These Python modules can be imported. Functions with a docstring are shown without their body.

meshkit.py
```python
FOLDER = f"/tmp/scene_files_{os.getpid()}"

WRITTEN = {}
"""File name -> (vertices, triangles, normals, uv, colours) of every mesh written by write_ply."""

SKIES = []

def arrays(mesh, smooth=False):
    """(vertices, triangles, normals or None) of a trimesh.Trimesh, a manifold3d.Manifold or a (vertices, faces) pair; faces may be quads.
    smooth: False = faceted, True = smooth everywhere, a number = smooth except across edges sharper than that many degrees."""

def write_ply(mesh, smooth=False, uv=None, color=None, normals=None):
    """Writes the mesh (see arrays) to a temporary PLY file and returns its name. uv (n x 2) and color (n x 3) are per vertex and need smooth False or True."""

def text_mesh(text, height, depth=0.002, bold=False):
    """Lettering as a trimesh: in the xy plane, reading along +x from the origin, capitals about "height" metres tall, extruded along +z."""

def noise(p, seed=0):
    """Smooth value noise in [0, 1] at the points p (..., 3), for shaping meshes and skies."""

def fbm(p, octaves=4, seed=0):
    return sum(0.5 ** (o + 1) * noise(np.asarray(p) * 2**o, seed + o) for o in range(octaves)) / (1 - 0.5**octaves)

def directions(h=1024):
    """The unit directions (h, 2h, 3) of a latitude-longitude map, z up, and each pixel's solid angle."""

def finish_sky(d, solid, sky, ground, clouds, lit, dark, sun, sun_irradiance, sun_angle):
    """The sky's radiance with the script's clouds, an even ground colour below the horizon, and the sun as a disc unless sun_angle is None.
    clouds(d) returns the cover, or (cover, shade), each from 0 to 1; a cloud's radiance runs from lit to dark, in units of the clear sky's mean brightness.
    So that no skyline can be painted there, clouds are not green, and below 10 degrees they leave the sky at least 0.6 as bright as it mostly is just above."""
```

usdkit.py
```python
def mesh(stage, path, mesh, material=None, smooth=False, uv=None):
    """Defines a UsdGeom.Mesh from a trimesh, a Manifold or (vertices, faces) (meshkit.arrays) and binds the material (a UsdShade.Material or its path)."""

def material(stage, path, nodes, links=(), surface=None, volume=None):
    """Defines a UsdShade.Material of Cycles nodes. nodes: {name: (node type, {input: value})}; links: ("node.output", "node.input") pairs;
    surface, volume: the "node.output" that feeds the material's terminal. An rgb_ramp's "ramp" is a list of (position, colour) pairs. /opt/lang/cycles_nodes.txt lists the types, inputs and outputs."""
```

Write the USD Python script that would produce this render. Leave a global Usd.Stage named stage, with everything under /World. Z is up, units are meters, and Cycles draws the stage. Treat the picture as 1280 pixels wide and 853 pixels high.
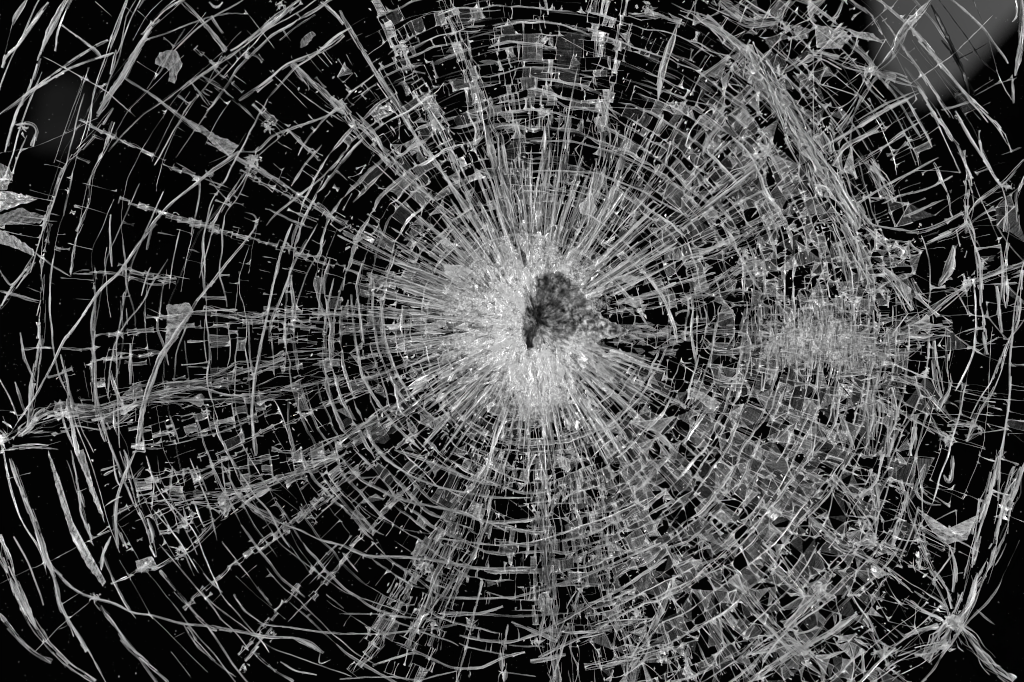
import math, random
import numpy as np, trimesh, usdkit, meshkit
from pxr import Usd, UsdGeom, UsdLux, UsdShade, Gf, Sdf, Vt
from shapely.geometry import LineString, Polygon, Point, box
from shapely.ops import polygonize, unary_union
from shapely.strtree import STRtree

stage = Usd.Stage.CreateInMemory()
UsdGeom.SetStageUpAxis(stage, 'Z'); UsdGeom.SetStageMetersPerUnit(stage, 1.0)
world = UsdGeom.Xform.Define(stage, '/World'); stage.SetDefaultPrim(world.GetPrim())
rng = np.random.default_rng(7)

# The pane stands upright in the xz plane.  Its drawing is kept in half millimetres, x right and y down from a corner.
S = 0.0005
FRONT = 2.8                                # thickness of its front ply
T = 15.0                                   # thickness of the laminated pane, half millimetres
def W(x, y, d):                            # drawing -> metres (d: depth into the pane, away from the viewer)
    return np.stack([(np.asarray(x, float) - 640) * S, np.asarray(d, float) * S + 0 * np.asarray(x, float), (426.5 - np.asarray(y, float)) * S], -1)

# ---------------------------------------------------------------- camera, lamps, exposure
F, DIST = 100.0, 1.775
cam = UsdGeom.Camera.Define(stage, '/World/camera')
cam.CreateFocalLengthAttr(F); cam.CreateHorizontalApertureAttr(36.0); cam.CreateVerticalApertureAttr(24.0)
cam.CreateClippingRangeAttr((0.05, 50.0)); cam.CreateFStopAttr(2.0); cam.CreateFocusDistanceAttr(DIST)
cam.CreateExposureAttr(1.12)
cam.AddTranslateOp().Set((0, -DIST + T * S * 0.5, 0)); cam.AddRotateXOp().Set(90)

def lamp(name, pos, target, w, h, power):
    l = UsdLux.RectLight.Define(stage, '/World/' + name)
    l.CreateWidthAttr(w); l.CreateHeightAttr(h); l.CreateIntensityAttr(power); l.CreateNormalizeAttr(False)
    z = np.asarray(pos, float) - np.asarray(target, float); z /= np.linalg.norm(z)
    x = np.cross([0, 0, 1.0], z); x /= np.linalg.norm(x); y = np.cross(z, x)
    m = np.eye(4); m[0, :3], m[1, :3], m[2, :3], m[3, :3] = x, y, z, pos
    l.AddTransformOp().Set(Gf.Matrix4d(*m.ravel().tolist()))
LK = 1.0
lamp('lamp_upper_left', (-0.95, -0.75, 0.75), (-0.02, 0, 0.01), 0.4, 0.4, 21 * LK)
lamp('lamp_left', (-1.0, -0.45, -0.25), (-0.0, 0, 0.0), 0.3, 0.5, 7 * LK)
lamp('lamp_right', (1.05, -0.6, 0.35), (0.05, 0, 0), 0.3, 0.45, 15 * LK)
lamp('lamp_below', (0.25, -0.6, -1.0), (0.05, 0, -0.05), 0.5, 0.25, 9 * LK)

# ---------------------------------------------------------------- materials
def frosted(name, rough=0.2, gloss=0.36, su=0.03, sv=0.6, lo=0.1, hi=1.9, k=1.0, albedo=0.86):
    """A fracture face in glass: clear where it is smooth, white where it is crushed.  The frost primvar is how crushed it is."""
    return usdkit.material(stage, '/World/Looks/' + name, {
        'uv': ('texture_coordinate', {}), 'map': ('mapping', {'scale': (su, sv, 1.0)}),
        'n': ('noise_texture', {'scale': 1.0, 'detail': 4.0, 'roughness': 0.62}),
        'pos': ('geometry', {}), 'n2': ('noise_texture', {'scale': 1100.0, 'detail': 3.0, 'roughness': 0.65}),
        'r': ('map_range', {'from_min': 0.3, 'from_max': 0.7, 'to_min': lo, 'to_max': hi}),
        'r2': ('map_range', {'from_min': 0.3, 'from_max': 0.7, 'to_min': 0.55, 'to_max': 1.35}),
        'a': ('attribute', {'attribute': 'frost'}),
        'm1': ('math', {'math_type': 'multiply'}), 'm2': ('math', {'math_type': 'multiply'}), 'm3': ('math', {'math_type': 'multiply', 'value2': k, 'use_clamp': True}),
        'b': ('bump', {'strength': 0.6, 'distance': 0.0004}),
        'd': ('diffuse_bsdf', {'color': (albedo,) * 3}), 't': ('translucent_bsdf', {'color': (albedo,) * 3}),
        'g': ('glossy_bsdf', {'color': (0.95,) * 3, 'roughness': rough}),
        'dt': ('mix_closure', {'fac': 0.42}), 'dg': ('mix_closure', {'fac': gloss}),
        'c': ('transparent_bsdf', {}), 'o': ('mix_closure', {}),
    }, [('uv.UV', 'map.vector'), ('map.vector', 'n.vector'), ('n.fac', 'r.value'), ('pos.position', 'n2.vector'), ('n2.fac', 'r2.value'),
        ('a.fac', 'm1.value1'), ('r.result', 'm1.value2'), ('m1.value', 'm2.value1'), ('r2.result', 'm2.value2'), ('m2.value', 'm3.value1'),
        ('n2.fac', 'b.height'), ('b.normal', 'd.normal'), ('b.normal', 't.normal'), ('b.normal', 'g.normal'),
        ('d.BSDF', 'dt.closure1'), ('t.BSDF', 'dt.closure2'), ('dt.closure', 'dg.closure1'), ('g.BSDF', 'dg.closure2'),
        ('c.BSDF', 'o.closure1'), ('dg.closure', 'o.closure2'), ('m3.value', 'o.fac')], surface='o.closure')
M = {}
M['crack'] = frosted('fracture_face')
M['chip'] = frosted('chip_face', rough=0.2, gloss=0.35, su=0.12, sv=0.3)
M['nick'] = frosted('nick_face', rough=0.22, gloss=0.55, su=0.2, sv=0.3, lo=0.8, hi=1.5, albedo=0.92)
M['crush'] = usdkit.material(stage, '/World/Looks/crushed_glass', {
    'pos': ('geometry', {}), 'n': ('noise_texture', {'scale': 620.0, 'detail': 5.0, 'roughness': 0.7}),
    'v': ('voronoi_texture', {'scale': 700.0}), 'add': ('math', {'math_type': 'add'}),
    'b': ('bump', {'strength': 0.9, 'distance': 0.0012}),
    'cr': ('rgb_ramp', {'ramp': [(0.3, (0.12,) * 3), (0.5, (0.40,) * 3), (0.74, (0.75,) * 3)]}),
    'd': ('diffuse_bsdf', {}), 'g': ('glossy_bsdf', {'color': (0.9,) * 3, 'roughness': 0.3}), 'dg': ('mix_closure', {'fac': 0.16}),
    'a': ('attribute', {'attribute': 'frost'}), 'r': ('map_range', {'from_min': 0.3, 'from_max': 0.7, 'to_min': -0.35, 'to_max': 0.35}),
    'm': ('math', {'math_type': 'add', 'use_clamp': True}),
    'c': ('transparent_bsdf', {}), 'o': ('mix_closure', {}),
}, [('pos.position', 'n.vector'), ('pos.position', 'v.vector'), ('n.fac', 'add.value1'), ('v.distance', 'add.value2'), ('add.value', 'b.height'),
    ('n.fac', 'cr.fac'), ('cr.color', 'd.color'), ('b.normal', 'd.normal'), ('b.normal', 'g.normal'), ('d.BSDF', 'dg.closure1'), ('g.BSDF', 'dg.closure2'),
    ('n.fac', 'r.value'), ('a.fac', 'm.value1'), ('r.result', 'm.value2'), ('m.value', 'o.fac'), ('c.BSDF', 'o.closure1'), ('dg.closure', 'o.closure2')], surface='o.closure')
M['torn'] = usdkit.material(stage, '/World/Looks/torn_interlayer', {
    'pos': ('geometry', {}), 'uv': ('texture_coordinate', {}), 'n': ('noise_texture', {'scale': 1.6, 'detail': 5.0, 'roughness': 0.72}), 'n2': ('noise_texture', {'scale': 150.0, 'detail': 4.0}),
    'mx': ('math', {'math_type': 'multiply'}), 'b': ('bump', {'strength': 1.0, 'distance': 0.0015}),
    'cr': ('rgb_ramp', {'ramp': [(0.13, (0.04,) * 3), (0.22, (0.2,) * 3), (0.34, (0.7,) * 3)]}),
    'p': ('principled_bsdf', {'roughness': 0.5})}, [('uv.UV', 'n.vector'), ('pos.position', 'n2.vector'), ('n.fac', 'mx.value1'), ('n2.fac', 'mx.value2'), ('mx.value', 'cr.fac'),
    ('n.fac', 'b.height'), ('b.normal', 'p.normal'), ('cr.color', 'p.base_color')], surface='p.BSDF')
M['glass'] = usdkit.material(stage, '/World/Looks/clear_glass', {
    'f': ('layer_weight', {'blend': 0.5}), 'p': ('math', {'math_type': 'power', 'value2': 4.5}), 'm': ('math', {'math_type': 'multiply', 'value2': 0.7}), 'q': ('math', {'math_type': 'add', 'value2': 0.035}),
    'c': ('transparent_bsdf', {'color': (0.985,) * 3}), 'g': ('glossy_bsdf', {'color': (0.9,) * 3, 'roughness': 0.08}), 'o': ('mix_closure', {})},
    [('f.facing', 'p.value1'), ('p.value', 'm.value1'), ('m.value', 'q.value1'), ('q.value', 'o.fac'), ('c.BSDF', 'o.closure1'), ('g.BSDF', 'o.closure2')], surface='o.closure')
M['dark_gap'] = usdkit.material(stage, '/World/Looks/dark_crack', {'p': ('principled_bsdf', {'base_color': (0.012,) * 3, 'roughness': 0.3})}, surface='p.BSDF')
M['black'] = usdkit.material(stage, '/World/Looks/black_cloth', {
    'pos': ('geometry', {}), 'n': ('noise_texture', {'scale': 30.0, 'detail': 4.0}),
    'cr': ('rgb_ramp', {'ramp': [(0.0, (0.0006,) * 3), (1.0, (0.0014,) * 3)]}), 'd': ('diffuse_bsdf', {})},
    [('pos.position', 'n.vector'), ('n.fac', 'cr.fac'), ('cr.color', 'd.color')], surface='d.BSDF')
def plain(name, lo, hi, scale):
    return usdkit.material(stage, '/World/Looks/' + name, {
        'pos': ('geometry', {}), 'n': ('noise_texture', {'scale': scale, 'detail': 5.0, 'roughness': 0.6}),
        'cr': ('rgb_ramp', {'ramp': [(0.25, (lo,) * 3), (0.75, (hi,) * 3)]}), 'd': ('diffuse_bsdf', {})},
        [('pos.position', 'n.vector'), ('n.fac', 'cr.fac'), ('cr.color', 'd.color')], surface='d.BSDF')
M['panel'] = plain('grey_panel_paint', 0.055, 0.105, 9.0)
M['dim'] = plain('dull_grey', 0.004, 0.017, 12.0)
M['dust'] = plain('grey_dust', 0.10, 0.22, 900.0)

# ---------------------------------------------------------------- prims
used = {}
def path_for(parent, name):
    key = parent + '/' + name; n = used.get(key, 0); used[key] = n + 1
    return key if n == 0 else f'{key}_{n:03d}'
def tag(p, **k):
    for a, b in k.items(): p.SetCustomDataByKey(a, b)
def thing(name, label, cat, kind=None):
    x = UsdGeom.Xform.Define(stage, path_for('/World', name)); p = x.GetPrim()
    tag(p, label=label, category=cat)
    return str(p.GetPath())

class MB:                                   # collects vertices, triangles, frost and uv
    def __init__(s): s.v, s.f, s.a, s.u, s.n = [], [], [], [], 0
    def add(s, v, f, a, u):
        s.v.append(v); s.f.append(np.asarray(f) + s.n); s.a.append(a); s.u.append(u); s.n += len(v)
    def join(s, o):
        if o.n: s.add(np.vstack(o.v), np.vstack(o.f), np.concatenate(o.a), np.vstack(o.u))
    def build(s, parent, name, mat, kind=None, label=None, smooth=False):
        if not s.n: return None
        p = path_for(parent, name)
        v, f = np.vstack(s.v), np.vstack(s.f)
        m = usdkit.mesh(stage, p, trimesh.Trimesh(v, f, process=False), mat, smooth=smooth, uv=np.vstack(s.u))
        UsdGeom.PrimvarsAPI(m).CreatePrimvar('frost', Sdf.ValueTypeNames.FloatArray, 'vertex').Set(Vt.FloatArray.FromNumpy(np.concatenate(s.a).astype(np.float32)))
        m.CreateDoubleSidedAttr(True)
        if kind: tag(m.GetPrim(), kind=kind)
        if label: tag(m.GetPrim(), label=label)
        return m.GetPrim()

# ---------------------------------------------------------------- fracture faces
def resample(pts, step):
    p = np.asarray(pts, float); d = np.r_[0, np.cumsum(np.hypot(*np.diff(p, axis=0).T))]
    L = d[-1]; n = max(3, int(L / step) + 1); t = np.linspace(0, L, n)
    q = np.stack([np.interp(t, d, p[:, 0]), np.interp(t, d, p[:, 1])], 1)
    if len(p) > 2 and n > 6:                 # round the corners of a drawn line a little
        for _ in range(3): q[1:-1] = 0.25 * q[:-2] + 0.5 * q[1:-1] + 0.25 * q[2:]
    return q, t, L
def wobble(n, scale):                       # smooth random signal about 0, n samples, scale in samples
    m = int(n / scale) + 4
    return np.interp(np.arange(n) / scale, np.arange(m), rng.normal(size=m))
def normals(q):
    d = np.gradient(q, axis=0); d /= np.maximum(np.linalg.norm(d, axis=1, keepdims=True), 1e-9)
    return np.stack([-d[:, 1], d[:, 0]], 1)

def ribbon(mb, pts, w, op=0.4, shape='r', depth=None, h=None, jit=0.5, edge=1.0, step=4.0):
    """One fracture face: a strip that slants through the thickness of the glass, whiter along its two broken edges."""
    q, t, L = resample(pts, step); n = len(q)
    if L < 1.5: return
    N = normals(q)
    q = q + N * (jit * (wobble(n, 9) * 0.55 + wobble(n, 1.2) * 0.35))[:, None]
    s = t / L
    if shape == 's': prof = 0.12 + 0.88 * s ** 1.4; prof[-1] *= 0.55
    elif shape == 'l': prof = np.sin(np.pi * np.clip(s, 0.01, 0.99)) ** 0.8
    elif shape == 'f': prof = 0.38 + 0.75 * np.abs(2 * s - 1) ** 3          # flares where it meets other cracks
    else: prof = np.clip(np.minimum(s, 1 - s) * L / (3.2 * w + 5), 0.1, 1) ** 0.85
    ww = w * prof * np.clip(1 + 0.13 * wobble(n, 9) + 0.17 * wobble(n, 1.1), 0.35, 2.0) * 0.5
    h = rng.uniform(3, 9) if h is None else h
    d0 = rng.uniform(FRONT + 0.4, T - h - 0.6) if depth is None else depth
    sg = rng.choice([-1, 1])
    dd = wobble(n, 8) * 0.5
    if w < 1.7: cs, fr = np.array([-1, 0, 1.0]), np.array([0.5, 1.0, 0.5]) * 1.25
    else:
        e = min(0.5, 0.8 / max(w * 0.5, 0.8)); e = max(e, 0.1)
        cs = np.array([-1, -1 + e, -0.15, 0.3, 1 - e, 1.0]); hi = 1.0 / max(op, 0.12); u1, u2 = rng.permutation([rng.uniform(0.75, 1.1), rng.uniform(0.3, 0.9)]); fr = np.array([u1 * hi * min(edge, 1), u1 * hi * 0.7 * min(edge, 1), 0.62, 0.52, u2 * hi * 0.6 * min(edge, 1), u2 * hi * min(edge, 1)])
    K = len(cs)
    curve = rng.uniform(-0.5, 0.5); lip = rng.choice([-1.3, 1.3])
    X = q[:, None, :] + N[:, None, :] * (cs[None, :, None] * ww[:, None, None])
    D = np.clip(d0 + h * (0.5 + 0.5 * sg * cs + curve * (1 - cs ** 2))[None, :] + (lip * (np.abs(cs) == 1) if K > 3 else 0 * cs)[None, :] + dd[:, None], FRONT, T - 0.4)
    v = W(X[..., 0], X[..., 1], D).reshape(-1, 3)
    A = np.clip(op * fr[None, :] * np.clip(1 + 0.28 * wobble(n, 4) + 0.35 * wobble(n, 11), 0.25, 1.9)[:, None], 0, 1)
    i = np.arange(n - 1)[:, None] * K + np.arange(K - 1)[None, :]; i = i.ravel()
    f = np.vstack([np.stack([i, i + 1, i + K + 1], 1), np.stack([i, i + K + 1, i + K], 1)])
    off = rng.uniform(0, 500, 2)
    U = np.stack([np.broadcast_to(t[:, None], (n, K)) + off[0], (cs[None, :] * ww[:, None]) + off[1]], -1).reshape(-1, 2)
    mb.add(v, f, A.ravel(), U)

def plate(mb, pts, op=0.35, depth=None, tilt=3.0, rim=1.6, curve=True, fib=None):
    """A flake or a web of fracture face between cracks: an outline, slanting in depth, with whiter edges."""
    p = np.asarray(pts, float)
    if curve:                                # cut the outline finer and ragged
        q = np.vstack([p, p[:1]]); d = np.r_[0, np.cumsum(np.hypot(*np.diff(q, axis=0).T))]; t = np.unique(np.r_[d[:-1], np.arange(0, d[-1] - 1, 4.0)])
        p = np.stack([np.interp(t, d, q[:, 0]), np.interp(t, d, q[:, 1])], 1) + rng.normal(size=(len(t), 2)) * 0.55
    c = p.mean(0); n = len(p)
    g = rng.normal(size=2); g /= np.linalg.norm(g); R = max(1.0, np.abs((p - c) @ g).max())
    d0 = rng.uniform(FRONT + 3, T - 3.5) if depth is None else depth
    rings, al = [1.0, None, 0.45, 0.0], [rim, 1.05, 0.85, 0.8]
    rad = np.maximum(np.linalg.norm(p - c, axis=1), 0.5)
    vs, As, Us = [], [], []
    for r, a in zip(rings, al):
        k = np.clip(1 - 0.9 / rad, 0.5, 0.97) if r is None else np.full(n, r)
        x = c + (p - c) * k[:, None]
        if r == 0.0: x = x[:1]
        d = np.clip(d0 + tilt * ((x - c) @ g) / R + 0.25 * rng.normal(size=len(x)), FRONT, T - 0.4)
        vs.append(W(x[:, 0], x[:, 1], d)); As.append(np.full(len(x), min(1, op * a))); Us.append(x + rng.uniform(0, 1))
    f, i = [], np.arange(n); j = (i + 1) % n
    for k in range(2):
        a, b = k * n, (k + 1) * n
        f += [np.stack([a + i, a + j, b + j], 1), np.stack([a + i, b + j, b + i], 1)]
    f.append(np.stack([2 * n + i, 2 * n + j, np.full(n, 3 * n)], 1))
    u = np.vstack(Us)
    if fib is not None:                      # striations of the face run this way
        ca, sa = math.cos(fib), math.sin(fib); u = np.stack([u[:, 0] * ca + u[:, 1] * sa, -u[:, 0] * sa + u[:, 1] * ca], 1)
    mb.add(np.vstack(vs), np.vstack(f), np.concatenate(As), u)

def web(mb, x, y, a1, a2, L1, L2, op):
    """The curved web of glass that fills the corner between two crossing cracks."""
    o = np.array([x, y]); e1 = o + L1 * np.array([math.cos(a1), math.sin(a1)]); e2 = o + L2 * np.array([math.cos(a2), math.sin(a2)])
    t = np.linspace(0, 1, 7)[1:-1, None]; m = o + 0.16 * (e1 - o) + 0.16 * (e2 - o)
    cv = (1 - t) ** 2 * e1 + 2 * t * (1 - t) * m + t ** 2 * e2
    plate(mb, np.vstack([o[None], e1[None], cv, e2[None]]), op, curve=False, tilt=rng.uniform(1, 4))

def chips(mb, x, y, n, R, size, op=0.45):
    for _ in range(n):
        a, r = rng.uniform(0, 2 * np.pi), R * abs(rng.normal()) * 0.6
        cx, cy = x + r * math.cos(a), y + r * math.sin(a); k = rng.integers(3, 6)
        th = np.sort(rng.uniform(0, 2 * np.pi, k)); s = size * rng.uniform(0.35, 1.1)
        st = rng.uniform(0, np.pi); q = np.stack([np.cos(th) * s * rng.uniform(0.8, 1.8), np.sin(th) * s * 0.55], 1)
        q = q @ np.array([[math.cos(st), math.sin(st)], [-math.sin(st), math.cos(st)]]) + [cx, cy]
        if Polygon(q).area < 1.0: continue
        plate(mb, q, op * rng.uniform(0.5, 1.5), curve=False, tilt=rng.uniform(1, 4), rim=1.8)

C0 = np.array([668.0, 407.0])
def bundle(mb, pts, w, n, op=0.36, brick=False):
    q, t, L = resample(pts, 4.0); m = len(q); N = normals(q)
    prof = (0.65 + 0.35 * np.abs(wobble(m, 8))) * np.clip(np.minimum(t, L - t) / (2.2 * w) + 0.25, 0.25, 1)
    if not brick:
        pos = 0.0
        while pos < L - 5:                    # facets of the broken face, each at its own slant
            ln = rng.uniform(9, 36); i0 = int(pos / L * (m - 1)); i1 = min(m - 1, max(i0 + 2, int((pos + ln) / L * (m - 1)))); pos += ln * rng.uniform(0.7, 1.1)
            if i1 - i0 < 2 or rng.random() < 0.15: continue
            sl = slice(i0, i1 + 1); x = q[sl] + N[sl] * (rng.normal() * 0.16 * w)
            ribbon(mb, x if rng.random() < 0.5 else x[::-1], w * rng.uniform(0.25, 0.85), op * rng.choice([0.3, 0.55, 0.95, 1.5], p=[.3, .35, .23, .12]), rng.choice(['r', 's', 'f'], p=[.4, .35, .25]), h=rng.uniform(1, 9), jit=0.35, step=3.5)
        n = max(2, int(n * (1.25 if w >= 20 else 0.85)))
        for k in range(n):
            a, b = sorted(rng.uniform(-0.15, 1.15, 2)); a, b = max(0, a), min(1, b)
            if b - a < 0.2: a, b = max(0, a - 0.15), min(1, b + 0.15)
            if k == 0: a, b = 0, 1
            base = (rng.uniform(-0.5, 0.5) + rng.normal() * 0.3 * np.linspace(-1, 1, m)) * w * prof
            pos = a * L
            while pos < b * L - 3:            # every strand is broken into pieces that step aside and taper
                ln = rng.uniform(10, 42) if rng.random() < 0.75 else rng.uniform(40, 110)
                i0 = int(pos / L * (m - 1)); i1 = min(m - 1, max(i0 + 2, int((pos + ln) / L * (m - 1)))); sl = slice(i0, i1 + 1)
                pos += ln * rng.uniform(0.6, 1.0)
                if i1 - i0 < 2: continue
                off = base[sl] + rng.normal() * 0.09 * w + rng.normal() * 0.1 * w * np.linspace(-1, 1, i1 - i0 + 1)
                wd = min(rng.choice([0.8, 1.0, 1.4, 2.2, 3.4, 5.0], p=[.28, .26, .2, .13, .08, .05]), w * 0.6 + 0.5)
                x = q[sl] + N[sl] * off[:, None]
                if rng.random() < 0.5: x = x[::-1]
                ribbon(mb, x, wd, op * rng.uniform(0.6, 2.1), rng.choice(['r', 'f', 's', 'l'], p=[.36, .2, .32, .12]), jit=0.3, step=3.5)
    else:                                     # broken across by the ring cracks: every length starts a little to the side of the last
        pos = 0.0
        while pos < L - 4:
            ln = rng.uniform(9, 19); a, b = pos, min(L, pos + ln); pos += ln
            i0, i1 = np.searchsorted(t, a), min(m - 1, np.searchsorted(t, b))
            if i1 - i0 < 1: continue
            mid = (i0 + i1) // 2; wl = w * rng.uniform(0.55, 1.2)
            A, B, na, nb = q[i0], q[i1], N[i0], N[i1]
            offs = np.sort(rng.uniform(-0.5, 0.5, max(2, rng.poisson(n * 0.5)))) * wl
            for o in offs:
                if rng.random() < 0.12: continue
                s = rng.normal() * 1.2
                ribbon(mb, [A + na * o, 0.5 * (A + B) + na * (o + rng.normal() * 0.8), B + nb * (o + s)], rng.choice([1.0, 1.4, 2.2, 3.6], p=[.35, .3, .2, .15]), op * rng.uniform(0.7, 1.9), 'f', jit=0.3, step=3.0)
            if rng.random() < 0.75:           # the step across
                ribbon(mb, [A - na * wl * 0.5, A + na * wl * 0.5], rng.uniform(1, 2), op * rng.uniform(0.7, 1.4), jit=0.4, step=3.0)
            for u in range(len(offs) - 1):    # some cells between the lengths are frosted over
                if rng.random() < 0.36 and offs[u + 1] - offs[u] < 11:
                    plate(mb, [A + na * offs[u], A + na * offs[u + 1] * rng.uniform(0.6, 1), B + nb * offs[u + 1], B + nb * offs[u] * rng.uniform(0.6, 1)], op * rng.uniform(0.3, 1.0), curve=False, tilt=rng.uniform(1, 4), rim=1.5)

# ---------------------------------------------------------------- how finely the pane is broken, place by place (rows of 80)
GRID = np.array([[float(v) for v in r.split()] for r in """
.08 .12 .15 .12 .18 .22 .25 .32 .30 .32 .30 .34 .32 .22 .13 .09
.10 .08 .15 .18 .20 .28 .32 .37 .34 .32 .36 .44 .40 .24 .20 .12
.10 .12 .04 .15 .18 .28 .32 .40 .38 .36 .38 .46 .50 .27 .22 .18
.20 .10 .10 .10 .20 .25 .40 .48 .52 .48 .45 .46 .56 .45 .25 .24
.12 .10 .15 .15 .22 .30 .42 .60 .50 .50 .38 .38 .66 .46 .26 .25
.05 .12 .12 .16 .22 .32 .42 .62 .60 .42 .30 .40 .85 .68 .26 .22
.12 .25 .28 .24 .27 .32 .38 .52 .56 .52 .42 .46 .62 .46 .22 .22
.10 .12 .22 .26 .27 .32 .38 .42 .46 .52 .56 .60 .56 .46 .22 .20
.10 .12 .15 .15 .14 .20 .33 .33 .36 .44 .50 .54 .50 .44 .24 .14
.12 .10 .08 .10 .10 .13 .25 .25 .29 .37 .40 .42 .42 .38 .30 .05
.10 .06 .05 .08 .10 .13 .20 .17 .22 .31 .36 .36 .36 .34 .22 .04""".strip().splitlines()])
GRID[0:3, 5:11] += 0.02; GRID[1:10, :7] += 0.045; GRID[6:, 9:14] += 0.07; GRID[1:4, 11:13] += 0.06
def dens(x, y):
    gx, gy = np.clip(np.asarray(x) / 80 - 0.5, 0, 14.999), np.clip(np.asarray(y) / 80 - 0.5, 0, 9.999)
    i, j = gx.astype(int), gy.astype(int); u, v = gx - i, gy - j
    return (GRID[j, i] * (1 - u) + GRID[j, i + 1] * u) * (1 - v) + (GRID[j + 1, i] * (1 - u) + GRID[j + 1, i + 1] * u) * v
def in_smear(x, y, g=1.0): return ((x - 806) / (78 * g)) ** 2 + ((y - 419 - (x - 806) * 0.10) / (23 * g)) ** 2 < 1   # sooty, glassless place right of the hole
def inframe(x, y, m=6): return -m < x < 1280 + m and -m < y < 853 + m
def polar(r, a): return C0 + r * np.array([math.cos(a), math.sin(a)])

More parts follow.
